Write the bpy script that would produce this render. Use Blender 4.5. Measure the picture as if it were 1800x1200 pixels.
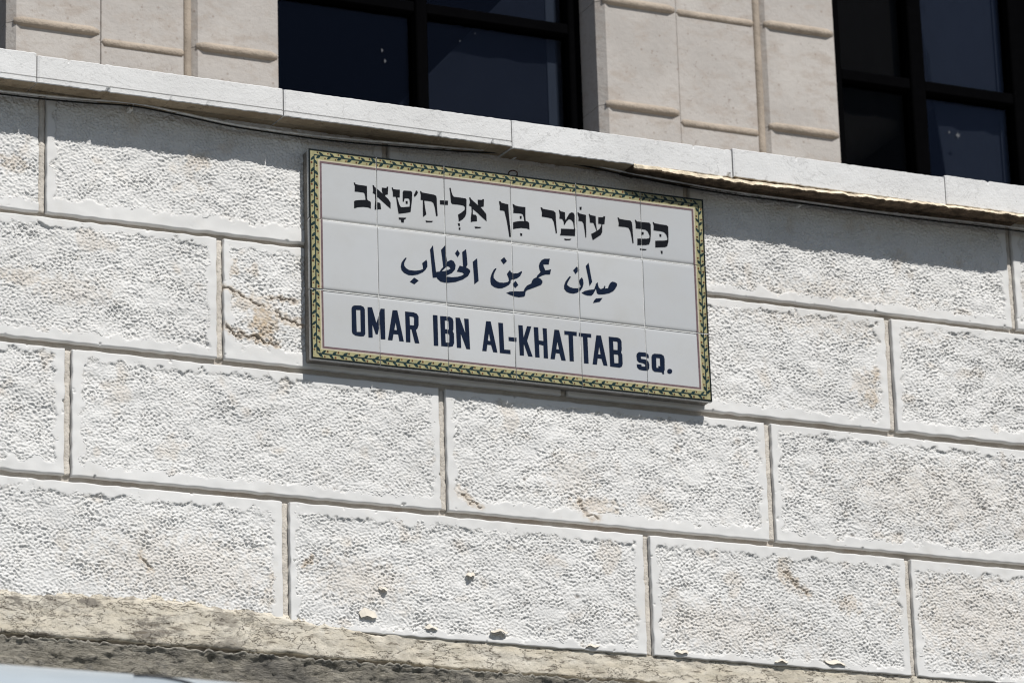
import bpy, bmesh, math, random
import numpy as np
from mathutils import Vector, Matrix
from mathutils.geometry import tessellate_polygon

C = bpy.context.scene.collection
SC = bpy.context.scene
for o in list(bpy.data.objects):
    bpy.data.objects.remove(o)
rnd = random.Random(5)
G = 4.40            # height of the sign's top edge above the street

# ------------------------------------------------------------------ camera, sky, sun, exposure
cam_d = bpy.data.cameras.new('camera')
cam = bpy.data.objects.new('camera', cam_d)
C.objects.link(cam)
yaw, pit, rol = (math.radians(a) for a in (24.8473764, 18.0419962, -1.75726383))
f_ = Vector((math.sin(yaw)*math.cos(pit), math.cos(yaw)*math.cos(pit), math.sin(pit)))
r_ = Vector((math.cos(yaw), -math.sin(yaw), 0))
u_ = r_.cross(f_)
rr = r_*math.cos(rol) + u_*math.sin(rol)
uu = u_*math.cos(rol) - r_*math.sin(rol)
cam.matrix_world = Matrix(((rr.x, uu.x, -f_.x, -2.8155), (rr.y, uu.y, -f_.y, -7.0384),
                           (rr.z, uu.z, -f_.z, -2.8922+G), (0, 0, 0, 1)))
cam_d.sensor_width = 36
cam_d.lens = 140.0
cam_d.clip_end = 2000
cam_d.dof.use_dof = True
cam_d.dof.focus_distance = 7.75
cam_d.dof.aperture_fstop = 8.0
SC.camera = cam

SUN_TO = Vector((.20, -1, 1.2)).normalized()
world = bpy.data.worlds.new('World')
SC.world = world
world.use_nodes = True
wn = world.node_tree.nodes
sky = wn.new('ShaderNodeTexSky')
sky.sky_type = 'NISHITA'
sky.sun_disc = False
sky.sun_elevation = math.asin(SUN_TO.z)
sky.sun_rotation = math.atan2(SUN_TO.x, SUN_TO.y)
sky.air_density = 1.0
sky.dust_density = .6
world.node_tree.links.new(sky.outputs[0], wn['Background'].inputs[0])
wn['Background'].inputs[1].default_value = .062
sd = bpy.data.lights.new('sun', 'SUN')
sd.energy = 4.6
sd.angle = math.radians(.53)
sd.color = (1, .985, .955)
sun = bpy.data.objects.new('sun', sd)
C.objects.link(sun)
sun.rotation_euler = SUN_TO.to_track_quat('Z', 'Y').to_euler()
sun.location = (2, -6, G+8)
SC.view_settings.view_transform = 'Standard'
SC.view_settings.look = 'None'
SC.cycles.filter_width = 1.15
SC.view_settings.exposure = -.08
SC.view_settings.gamma = 1
SC.view_settings.use_curve_mapping = False

# ------------------------------------------------------------------ helpers
def tag(o, label=None, cat=None, group=None, kind=None):
    if label: o['label'] = label
    if cat: o['category'] = cat
    if group: o['group'] = group
    if kind: o['kind'] = kind
    return o

def thing(name, loc, label, cat, group=None):
    o = bpy.data.objects.new(name, None)
    C.objects.link(o)
    o.empty_display_size = .1
    o.location = (loc[0], loc[1], loc[2]+G)
    o['org'] = (loc[0], loc[1], loc[2])
    return tag(o, label, cat, group)

def org(o):
    return Vector(o['org']) if o is not None else Vector((0, 0, -G))

def link(name, me, parent, at, mats=None):
    """link a mesh whose local origin stands at wall point 'at'"""
    o = bpy.data.objects.new(name, me)
    C.objects.link(o)
    if mats is not None:
        for m in (mats if isinstance(mats, (list, tuple)) else [mats]):
            if len(me.materials) < len(mats if isinstance(mats, (list, tuple)) else [mats]):
                me.materials.append(m)
    at = Vector(at)
    o['org'] = tuple(at)
    if parent is None:
        o.location = at + Vector((0, 0, G))
    else:
        o.parent = parent
        o.location = at - org(parent)
    return o

def mk(name, verts, faces, mat, parent=None, at=None, smooth=False, fm=None):
    at = Vector(at) if at is not None else org(parent)
    me = bpy.data.meshes.new(name)
    v = np.asarray(verts, dtype=float) - np.array(at)
    me.from_pydata(v.tolist(), [], [tuple(f) for f in faces])
    o = link(name, me, parent, at, mat)
    if smooth:
        me.polygons.foreach_set('use_smooth', [True]*len(me.polygons))
    if fm is not None:
        me.polygons.foreach_set('material_index', fm)
    me.update()
    return o

def box(x0, x1, y0, y1, z0, z1, b=0.0):
    """vertices and faces of a box, its edges bevelled by b"""
    if b <= 0:
        v = [(x, y, z) for x in (x0, x1) for y in (y0, y1) for z in (z0, z1)]
        return v, [(0, 1, 3, 2), (4, 6, 7, 5), (0, 4, 5, 1), (2, 3, 7, 6), (0, 2, 6, 4), (1, 5, 7, 3)]
    bm = bmesh.new()
    r = bmesh.ops.create_cube(bm, size=1)
    for w in bm.verts:
        w.co = Vector((x0 if w.co.x < 0 else x1, y0 if w.co.y < 0 else y1, z0 if w.co.z < 0 else z1))
    bmesh.ops.bevel(bm, geom=bm.edges[:]+bm.verts[:], offset=b, segments=1, affect='EDGES')
    bm.normal_update()
    bm.verts.index_update()
    v = [tuple(w.co) for w in bm.verts]
    f = [[w.index for w in p.verts] for p in bm.faces]
    bm.free()
    return v, f

def join(*parts):
    V, F = [], []
    for v, f in parts:
        n = len(V)
        V += list(v)
        F += [tuple(i+n for i in p) for p in f]
    return V, F

def tube(pts, rad, n=8):
    pts = [Vector(p) for p in pts]
    V, F = [], []
    for i, p in enumerate(pts):
        t = (pts[min(i+1, len(pts)-1)] - pts[max(i-1, 0)]).normalized()
        a = t.cross(Vector((0, 1, 0)))
        if a.length < 1e-3: a = t.cross(Vector((0, 0, 1)))
        a.normalize(); b = t.cross(a)
        R = rad(i/(len(pts)-1)) if callable(rad) else rad
        for k in range(n):
            q = 2*math.pi*k/n
            V.append(tuple(p + a*R*math.cos(q) + b*R*math.sin(q)))
    for i in range(len(pts)-1):
        for k in range(n):
            F.append((i*n+k, i*n+(k+1) % n, (i+1)*n+(k+1) % n, (i+1)*n+k))
    F.append(tuple(range(n))); F.append(tuple(range((len(pts)-1)*n, len(pts)*n))[::-1])
    return V, F

def lathe(prof, axis_o, n=24, axis='y'):
    """revolve (r, t) profile about an axis through axis_o"""
    V, F = [], []
    for r, t in prof:
        for k in range(n):
            a = 2*math.pi*k/n
            if axis == 'y': V.append((axis_o[0]+r*math.cos(a), axis_o[1]+t, axis_o[2]+r*math.sin(a)))
            else: V.append((axis_o[0]+t, axis_o[1]+r*math.cos(a), axis_o[2]+r*math.sin(a)))
    for i in range(len(prof)-1):
        for k in range(n):
            F.append((i*n+k, i*n+(k+1) % n, (i+1)*n+(k+1) % n, (i+1)*n+k))
    F.append(tuple(range(n))[::-1]); F.append(tuple(range((len(prof)-1)*n, len(prof)*n)))
    return V, F

# ------------------------------------------------------------------ noise fields (metres)
_cache = {}
def band(seed, lam, aniso=1.0, ang=0.0, bw=.38, step=.0022, n=(640, 1536)):
    """band-passed periodic noise with wavelength lam, stretched by aniso along ang"""
    key = (seed, lam, aniso, ang, bw, step, n)
    if key in _cache: return _cache[key]
    rg = np.random.default_rng(seed)
    w = np.fft.rfft2(rg.standard_normal(n))
    kz = np.fft.fftfreq(n[0], step)[:, None]
    kx = np.fft.rfftfreq(n[1], step)[None, :]
    ka = kx*math.cos(ang) + kz*math.sin(ang)
    kb = -kx*math.sin(ang) + kz*math.cos(ang)
    k = np.sqrt((ka*aniso)**2 + kb**2) + 1e-9
    g = np.exp(-np.log(k*lam)**2/(2*bw*bw))
    a = np.fft.irfft2(w*g, s=n)
    a /= a.std()
    _cache[key] = (a, step)
    return _cache[key]

def samp(field, X, Z):
    a, step = field
    i = np.mod((Z+1.35)/step, a.shape[0]); j = np.mod((X+1.3)/step, a.shape[1])
    i0 = np.floor(i).astype(int); j0 = np.floor(j).astype(int)
    fi = i-i0; fj = j-j0
    i0 %= a.shape[0]; j0 %= a.shape[1]
    i1 = (i0+1) % a.shape[0]; j1 = (j0+1) % a.shape[1]
    return a[i0, j0]*(1-fi)*(1-fj)+a[i1, j0]*fi*(1-fj)+a[i0, j1]*(1-fi)*fj+a[i1, j1]*fi*fj

def sstep(x, a, b):
    t = np.clip((x-a)/(b-a), 0, 1)
    return t*t*(3-2*t)

def grid_mesh(name, X, Y, Z, parent, at, mat, attrs=None, skirt=None, smooth=True):
    """a sheet of (nz, nx) points; skirt = depth the rim is folded back to"""
    nz, nx = X.shape
    P = np.stack([X, Y, Z], -1)
    if skirt is not None:
        P2 = np.empty((nz+2, nx+2, 3))
        P2[1:-1, 1:-1] = P
        P2[0, 1:-1] = P[0]; P2[-1, 1:-1] = P[-1]; P2[1:-1, 0] = P[:, 0]; P2[1:-1, -1] = P[:, -1]
        P2[0, 0] = P[0, 0]; P2[0, -1] = P[0, -1]; P2[-1, 0] = P[-1, 0]; P2[-1, -1] = P[-1, -1]
        for s in (np.s_[0, :], np.s_[-1, :], np.s_[:, 0], np.s_[:, -1]):
            P2[s][..., 1] = skirt
        P = P2
        if attrs:
            attrs = {k: np.pad(a, 1, mode='edge') for k, a in attrs.items()}
        nz += 2; nx += 2
    V = (P - np.array(at)).reshape(-1, 3)
    idx = np.arange(nz*nx).reshape(nz, nx)
    Q = np.stack([idx[:-1, :-1], idx[:-1, 1:], idx[1:, 1:], idx[1:, :-1]], -1).reshape(-1, 4)
    me = bpy.data.meshes.new(name)
    me.vertices.add(len(V)); me.vertices.foreach_set('co', V.astype(np.float32).ravel())
    me.loops.add(Q.size); me.loops.foreach_set('vertex_index', Q.astype(np.int32).ravel())
    me.polygons.add(len(Q)); me.polygons.foreach_set('loop_start', np.arange(0, Q.size, 4, dtype=np.int32))
    me.polygons.foreach_set('loop_total', np.full(len(Q), 4, dtype=np.int32))
    if smooth: me.polygons.foreach_set('use_smooth', np.ones(len(Q), dtype=bool))
    me.update(calc_edges=True)
    if attrs:
        for k, a in attrs.items():
            at_ = me.attributes.new(k, 'FLOAT', 'POINT')
            at_.data.foreach_set('value', a.astype(np.float32).ravel())
    return link(name, me, parent, at, mat)

# ------------------------------------------------------------------ materials
class NT:
    def __init__(s, name):
        s.m = bpy.data.materials.new(name); s.m.use_nodes = True
        s.t = s.m.node_tree; s.n = s.t.nodes
        s.b = s.n['Principled BSDF']; s.out = s.n['Material Output']
        s.co = s.n.new('ShaderNodeTexCoord').outputs['Object']
    def L(s, a, b): s.t.links.new(a, b)
    def set(s, sock, v):
        if hasattr(v, 'is_linked') or isinstance(v, bpy.types.NodeSocket): s.L(v, sock)
        else: sock.default_value = v
    def world(s):
        g = s.n.new('ShaderNodeNewGeometry'); return g.outputs['Position']
    def noise(s, scale, detail=4, rough=.55, vec=None, dist=0):
        n = s.n.new('ShaderNodeTexNoise'); n.inputs['Scale'].default_value = scale
        n.inputs['Detail'].default_value = detail; n.inputs['Roughness'].default_value = rough
        n.inputs['Distortion'].default_value = dist
        s.L(vec or s.co, n.inputs['Vector']); return n.outputs['Fac']
    def vor(s, scale, vec=None, feature='F1', out='Distance'):
        n = s.n.new('ShaderNodeTexVoronoi'); n.feature = feature; n.inputs['Scale'].default_value = scale
        s.L(vec or s.co, n.inputs['Vector']); return n.outputs[out]
    def map(s, vec, scale=(1, 1, 1), rot=(0, 0, 0)):
        n = s.n.new('ShaderNodeMapping'); n.inputs['Scale'].default_value = scale
        n.inputs['Rotation'].default_value = rot; s.L(vec, n.inputs['Vector']); return n.outputs[0]
    def ramp(s, fac, a, b, lo=0., hi=1.):
        n = s.n.new('ShaderNodeMapRange'); n.interpolation_type = 'SMOOTHSTEP'
        s.set(n.inputs['Value'], fac); n.inputs['From Min'].default_value = a; n.inputs['From Max'].default_value = b
        n.inputs['To Min'].default_value = lo; n.inputs['To Max'].default_value = hi; return n.outputs['Result']
    def mix(s, fac, a, b, mode='MIX'):
        n = s.n.new('ShaderNodeMix'); n.data_type = 'RGBA'; n.blend_type = mode
        s.set(n.inputs[0], fac)
        for k, v in ((6, a), (7, b)):
            if isinstance(v, tuple): n.inputs[k].default_value = (*v, 1)
            else: s.L(v, n.inputs[k])
        return n.outputs[2]
    def math(s, op, a, b=0.):
        n = s.n.new('ShaderNodeMath'); n.operation = op; s.set(n.inputs[0], a); s.set(n.inputs[1], b); return n.outputs[0]
    def attr(s, name):
        n = s.n.new('ShaderNodeAttribute'); n.attribute_name = name; return n.outputs['Fac']
    def rand(s):
        n = s.n.new('ShaderNodeObjectInfo'); return n.outputs['Random']
    def bump(s, h, dist, strength=1.0, prev=None):
        n = s.n.new('ShaderNodeBump'); n.inputs['Distance'].default_value = dist; n.inputs['Strength'].default_value = strength
        s.L(h, n.inputs['Height'])
        if prev: s.L(prev, n.inputs['Normal'])
        return n.outputs[0]
    def fin(s, col=None, rough=.8, spec=.3, normal=None, metal=0.):
        if col is not None:
            if isinstance(col, tuple): s.b.inputs['Base Color'].default_value = (*col, 1)
            else: s.L(col, s.b.inputs['Base Color'])
        s.set(s.b.inputs['Roughness'], rough)
        s.b.inputs['Specular IOR Level'].default_value = spec
        s.b.inputs['Metallic'].default_value = metal
        if normal: s.L(normal, s.b.inputs['Normal'])
        return s.m

def m_plain(name, col, rough=.7, spec=.3, var=.12, scale=30, bump=0, bscale=200, metal=0.):
    t = NT(name); p = t.world()
    n = t.noise(scale, 5, .6, p)
    c = t.mix(t.ramp(n, .3, .7), tuple(x*(1-var) for x in col), tuple(min(1, x*(1+var)) for x in col))
    nm = t.bump(t.noise(bscale, 4, .6, p), bump) if bump else None
    return t.fin(c, rough, spec, nm, metal)

def mat_stone():
    t = NT('painted_stone'); p = t.world()
    big = t.noise(3.1, 4, .6, p); mid = t.noise(16, 5, .65, p); fine = t.noise(260, 4, .65, p)
    base = t.mix(t.ramp(big, .3, .7), (.645, .632, .61), (.725, .71, .685))
    base = t.mix(t.ramp(mid, .52, .78, 0, .35), base, (.60, .555, .49))
    base = t.mix(t.ramp(t.rand(), 0, 1, 0, .22), base, (.60, .585, .56))
    base = t.mix(t.ramp(t.noise(60, 5, .7, p), .58, .78, 0, .45), base, (.53, .48, .43))
    base = t.mix(t.math('MULTIPLY', t.attr('stain'), t.ramp(t.noise(95, 4, .7, p), .25, .65, .35, 1)), base, (.50, .40, .29))
    base = t.mix(t.math('MULTIPLY', t.attr('dirt'), t.ramp(t.noise(160, 4, .7, p), .3, .6, .5, 1)), base, (.13, .095, .07))
    # small dark pits and lichen specks
    base = t.mix(t.ramp(t.vor(60, p), .02, .05, .35, 0), base, (.36, .31, .26))
    hw = t.ramp(t.attr('hewn'), 0, 1, .12, 1)
    nm = t.bump(t.math('MULTIPLY', fine, hw), .0014, .9, t.bump(t.math('MULTIPLY', t.noise(110, 3, .6, p), hw), .0018, .6))
    return t.fin(base, .72, .25, nm)

def mat_coarse():
    t = NT('painted_stone_plain'); p = t.world()
    base = t.mix(t.ramp(t.noise(4, 4, .6, p), .3, .7), (.60, .592, .58), (.69, .68, .665))
    nm = t.bump(t.noise(110, 3, .6, p), .006, 1.0)
    return t.fin(base, .75, .25, nm)

def mat_mortar():
    t = NT('mortar'); p = t.world()
    c = t.mix(t.ramp(t.noise(24, 5, .65, p), .3, .7), (.41, .365, .315), (.54, .495, .44))
    c = t.mix(t.ramp(t.noise(7, 3, .6, p), .5, .7, 0, .6), c, (.37, .29, .23))
    nm = t.bump(t.noise(170, 5, .7, p), .004, .9)
    return t.fin(c, .9, .15, nm)

def mat_marble():
    t = NT('pale_marble'); p = t.world()
    c = t.mix(t.ramp(t.noise(6, 4, .6, p), .3, .7), (.61, .60, .585), (.685, .675, .66))
    v = t.noise(7, 6, .62, t.map(p, (1, 1, 2.2), (0, .35, 0)), 1.6)
    vein = t.ramp(t.math('ABSOLUTE', t.math('SUBTRACT', v, .5)), 0.0, .010, .50, 0)
    c = t.mix(vein, c, (.30, .29, .28))
    c = t.mix(t.ramp(t.noise(38, 5, .7, p), .6, .8, 0, .4), c, (.50, .47, .43))
    c = t.mix(t.ramp(t.vor(42, p), .03, .07, .6, 0), c, (.26, .22, .19))
    c = t.mix(t.math('MULTIPLY', t.ramp(t.rand(), 0, 1, 0, .3), 1.), c, (.57, .55, .52))
    nm = t.bump(t.noise(190, 5, .65, p), .0012, .8, t.bump(t.noise(28, 4, .6, p), .003, .5))
    return t.fin(c, .62, .3, nm)

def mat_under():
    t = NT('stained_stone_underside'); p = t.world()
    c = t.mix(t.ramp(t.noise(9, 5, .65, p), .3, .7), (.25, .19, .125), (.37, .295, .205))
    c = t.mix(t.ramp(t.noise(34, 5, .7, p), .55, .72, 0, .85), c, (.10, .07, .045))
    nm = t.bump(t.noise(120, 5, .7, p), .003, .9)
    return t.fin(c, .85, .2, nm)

def mat_cream():
    t = NT('weathered_cream_plaster'); p = t.world()
    c = t.mix(t.ramp(t.noise(7, 5, .65, t.map(p, (1, 1, 3))), .3, .7), (.57, .505, .395), (.69, .635, .54))
    c = t.mix(t.ramp(t.noise(26, 6, .72, p), .55, .75, 0, .8), c, (.70, .66, .58))
    c = t.mix(t.math('MULTIPLY', t.ramp(t.noise(12, 7, .78, t.map(p, (.7, 1, 1.5))), .49, .60), t.attr('dirt')), c, (.24, .215, .18))
    c = t.mix(t.ramp(t.noise(58, 6, .75, t.map(p, (.5, 1, 2.4))), .54, .63, 0, .85), c, (.15, .125, .095))
    c = t.mix(t.ramp(t.noise(150, 5, .75, t.map(p, (.6, 1, 1.8))), .56, .68, 0, .7), c, (.22, .18, .135))
    ck = t.noise(11, 6, .7, t.map(p, (.7, 1, 1.6)), .3)
    crk = t.ramp(t.math('ABSOLUTE', t.math('SUBTRACT', ck, .5)), 0, .009, .85, 0)
    c = t.mix(crk, c, (.075, .055, .04))
    h = t.math('SUBTRACT', t.noise(90, 6, .7, p), t.math('MULTIPLY', crk, .6))
    return t.fin(c, .85, .2, t.bump(h, .004, .8))

def mat_render():
    t = NT('weathered_grey_render'); p = t.world()
    q = t.map(p, (1, 1, 2.6), (0, .12, 0))
    c = t.mix(t.ramp(t.noise(8, 6, .7, q), .3, .7), (.28, .255, .205), (.47, .43, .36))
    c = t.mix(t.ramp(t.noise(22, 6, .75, q), .5, .7, 0, .8), c, (.17, .165, .155))
    c = t.mix(t.ramp(t.noise(60, 6, .75, q), .52, .66, 0, .85), c, (.52, .475, .39))
    c = t.mix(t.ramp(t.noise(130, 6, .75, q), .55, .66, 0, .7), c, (.10, .09, .075))
    ck = t.noise(15, 6, .65, q, 1.4)
    crk = t.ramp(t.math('ABSOLUTE', t.math('SUBTRACT', ck, .5)), 0, .008, .85, 0)
    c = t.mix(crk, c, (.05, .043, .035))
    c = t.mix(t.ramp(t.noise(3.3, 5, .7, p, .5), .48, .62, 0, .65), c, (.105, .10, .095))
    c = t.mix(t.math('MULTIPLY', t.attr('lip'), .8), c, (.60, .56, .48))  # top lip lightened as the sun catching a broken edge
    h = t.math('SUBTRACT', t.noise(70, 7, .75, q), t.math('MULTIPLY', crk, .5))
    return t.fin(c, .9, .15, t.bump(h, .012, 1.0))

def mat_pier():
    t = NT('smooth_limestone'); p = t.world()
    c = t.mix(t.ramp(t.noise(5, 4, .6, p), .3, .7), (.38, .35, .322), (.47, .435, .40))
    c = t.mix(t.ramp(t.rand(), 0, 1, 0, .35), c, (.41, .375, .345))
    c = t.mix(t.ramp(t.noise(17, 6, .7, t.map(p, (1, 1, 1.8))), .46, .68, 0, .65), c, (.355, .30, .255))
    c = t.mix(t.ramp(t.vor(30, p), .05, .13, .6, 0), c, (.25, .20, .165))
    c = t.mix(t.ramp(t.noise(85, 5, .7, p), .58, .72, 0, .7), c, (.22, .17, .14))
    return t.fin(c, .75, .25, t.bump(t.noise(60, 5, .7, p), .003, .7))

def mat_tile():
    t = NT('white_glazed_tile'); p = t.world()
    c = t.mix(t.rand(), (.445, .45, .455), (.50, .503, .50))
    c = t.mix(t.ramp(t.noise(9, 4, .6, p), .35, .75, 0, .5), c, (.44, .43, .405))
    c = t.mix(t.ramp(t.vor(55, p), .012, .03, .5, 0), c, (.14, .12, .10))
    nm = t.bump(t.noise(38, 2, .5, p), .0007, .35)
    return t.fin(c, .16, .4, nm)

def mat_print(name, col, var=.15, rough=.3):
    t = NT(name); p = t.world()
    c = t.mix(t.ramp(t.noise(120, 4, .65, p), .35, .7), tuple(x*(1-var) for x in col), tuple(x*(1+var) for x in col))
    return t.fin(c, rough, .12)

def mat_glass(name, tint, fac, rough=.02, gl=(1, 1, 1)):
    t = NT(name)
    tr = t.n.new('ShaderNodeBsdfTransparent'); tr.inputs[0].default_value = (*tint, 1)
    gg = t.n.new('ShaderNodeBsdfGlossy'); gg.inputs[0].default_value = (*gl, 1)
    gg.inputs['Roughness'].default_value = rough
    lw = t.n.new('ShaderNodeFresnel'); lw.inputs[0].default_value = 1.5
    mx = t.n.new('ShaderNodeMixShader')
    t.L(t.math('MULTIPLY', lw.outputs[0], fac), mx.inputs[0]); t.L(tr.outputs[0], mx.inputs[1]); t.L(gg.outputs[0], mx.inputs[2])
    t.L(mx.outputs[0], t.out.inputs[0])
    return t.m

M_STONE = mat_stone(); M_COARSE = mat_coarse(); M_MORTAR = mat_mortar(); M_MARBLE = mat_marble()
M_UNDER = mat_under(); M_CREAM = mat_cream(); M_RENDER = mat_render(); M_PIER = mat_pier(); M_TILE = mat_tile()
M_POINT = m_plain('pale_pointing', (.56, .515, .455), .9, .15, .16, 30, .003, 200)
M_DARKU = m_plain('shaded_dirty_mortar', (.105, .075, .05), .9, .15, .5, 40, .006, 120)
M_BAR = m_plain('buff_pointing', (.40, .335, .27), .85, .2, .12, 25, .003, 120)
M_ROD = m_plain('brown_pointing', (.27, .225, .18), .85, .2, .18, 14, .003, 120)
M_REVEAL = m_plain('reveal_stone', (.33, .285, .245), .8, .2, .1, 10, .002, 90)
M_RUST = m_plain('rusty_gap', (.10, .042, .03), .95, .1, .45, 60, .004, 150)
M_BACK = m_plain('sign_cement', (.20, .185, .165), .9, .15, .2, 40, .003, 160)
M_BLACK = m_plain('black_frame', (.0022, .0022, .0025), 1.0, 0, .1, 30)
M_CABLE = m_plain('grey_cable_sheath', (.62, .61, .59), .35, .6, .25, 40)
M_CABSHADE = m_plain('black_cable_shade', (.012, .012, .012), .6, .2)
M_CLIP = m_plain('white_plastic_clip', (.72, .71, .68), .45, .4, .08, 60)
M_FLAKE = m_plain('peeling_paint', (.66, .60, .51), .7, .25, .1, 60)
M_LIT = m_plain('sunlit_ochre_mortar', (.74, .63, .47), .9, .15, .25, 45, .004, 140)

# ------------------------------------------------------------------ ground
def sheet(name, x0, x1, y0, y1, z, mat, label=None):
    o = mk(name, [(x0, y0, z), (x1, y0, z), (x1, y1, z), (x0, y1, z)], [(0, 1, 2, 3)], mat, None, (0, 0, -G))
    o['kind'] = 'structure'
    return o
M_EARTH = m_plain('pale_ground', (.13, .12, .105), .95, .15, .2, 3, .01, 40)
M_ASPH = m_plain('asphalt', (.05, .05, .052), .9, .2, .2, 60, .006, 300)
M_PAVE = m_plain('pavement_stone', (.24, .225, .205), .85, .2, .15, 6, .004, 60)
sheet('ground', -400, 400, -400, 400, -G-.02, M_EARTH)
sheet('road', -60, 60, -9.5, -.30, -G, M_ASPH)
pv, pf = box(-60, 60, -.30, .004, -G-.02, -G+.13, .01)
mk('pavement', pv, pf, M_PAVE, None, (0, -.8, -G)).update_tag()
bpy.data.objects['pavement']['kind'] = 'structure'
pv, pf = box(-60, 60, -14, -9.5, -G-.02, -G+.13, .01)
o = mk('pavement', pv, pf, M_PAVE, None, (0, -11, -G)); o['kind'] = 'structure'

# ------------------------------------------------------------------ the stone wall
wall = thing('stone_wall', (0.5, .1, -G), 'white painted wall of large rough faced stone blocks under the marble ledge', 'wall')
N1 = band(11, .0064, 1.45, -.42, .42, .0015, (900, 2304))
N1B = band(18, .0105, 1.8, -.45, .45, .0018, (768, 1920))
NP = band(19, .085, 1.3, .2)
N2 = band(12, .0042, 1.3, -.3, .4, .0015, (900, 2304))
N3 = band(13, .048)
N4 = band(14, .16)
NJ = band(15, .022)
NS = band(16, .05)
NE = band(17, .010)

def seg_d(X, Z, pts):
    d = np.full(X.shape, 9.)
    for (ax, az), (bx, bz) in zip(pts[:-1], pts[1:]):
        vx, vz = bx-ax, bz-az
        t = np.clip(((X-ax)*vx+(Z-az)*vz)/(vx*vx+vz*vz), 0, 1)
        d = np.minimum(d, np.hypot(X-ax-t*vx, Z-az-t*vz))
    return d

CRACKS = [  # polylines on the wall, half width, depth
    ([(-.185, -.318), (-.15, -.328), (-.118, -.345), (-.10, -.347)], .0035, .004),
    ([(-.18, -.40), (-.165, -.412), (-.135, -.415), (-.105, -.42), (-.07, -.428)], .004, .004),
    ([(-.075, -.355), (-.06, -.37), (-.04, -.372), (-.012, -.383)], .004, .0045),
    ([(-.085, -.328), (-.05, -.332), (-.025, -.33)], .003, .003),
    ([(.325, -.70), (.345, -.715), (.365, -.725)], .004, .004),
    ([(.585, -.69), (.592, -.705), (.60, -.72), (.625, -.725)], .0045, .004),
    ([(1.05, -.80), (1.065, -.815), (1.09, -.835), (1.105, -.845)], .004, .004),
    ([(-.36, -.885), (-.345, -.90), (-.335, -.915)], .004, .003),
    ([(-.02, -.875), (.0, -.86)], .003, .003),
]
BLOBS = [  # stain centre, radii, strength
    (-.098, -.385, .032, .040, 1.0), (-.125, -.345, .05, .02, .55), (-.03, -.375, .03, .012, .8), (-.165, -.275, .018, .02, .6),
    (-.118, -.275, .016, .016, .45), (.62, -.70, .06, .022, .55), (.57, -.64, .06, .05, .22), (1.30, -.345, .014, .018, .8),
    (1.285, -.40, .02, .02, .7), (1.27, -.37, .03, .03, .4), (.31, -.70, .03, .018, .5), (-.60, -.345, .05, .02, .4),
    (-.5, -.36, .09, .03, .25), (1.05, -.80, .02, .03, .6), (1.2, -.86, .03, .02, .5), (.1, -.90, .10, .05, .3),
    (-.08, -.93, .02, .05, .5), (1.22, -.21, .3, .06, .28), (1.45, -.60, .25, .08, .2), (1.5, -.86, .2, .10, .3),
    (-.28, -.90, .2, .07, .25), (-.24, -.06, .03, .02, .45), (-.62, -.11, .03, .02, .5), (.9, -.93, .2, .05, .25)]

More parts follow.
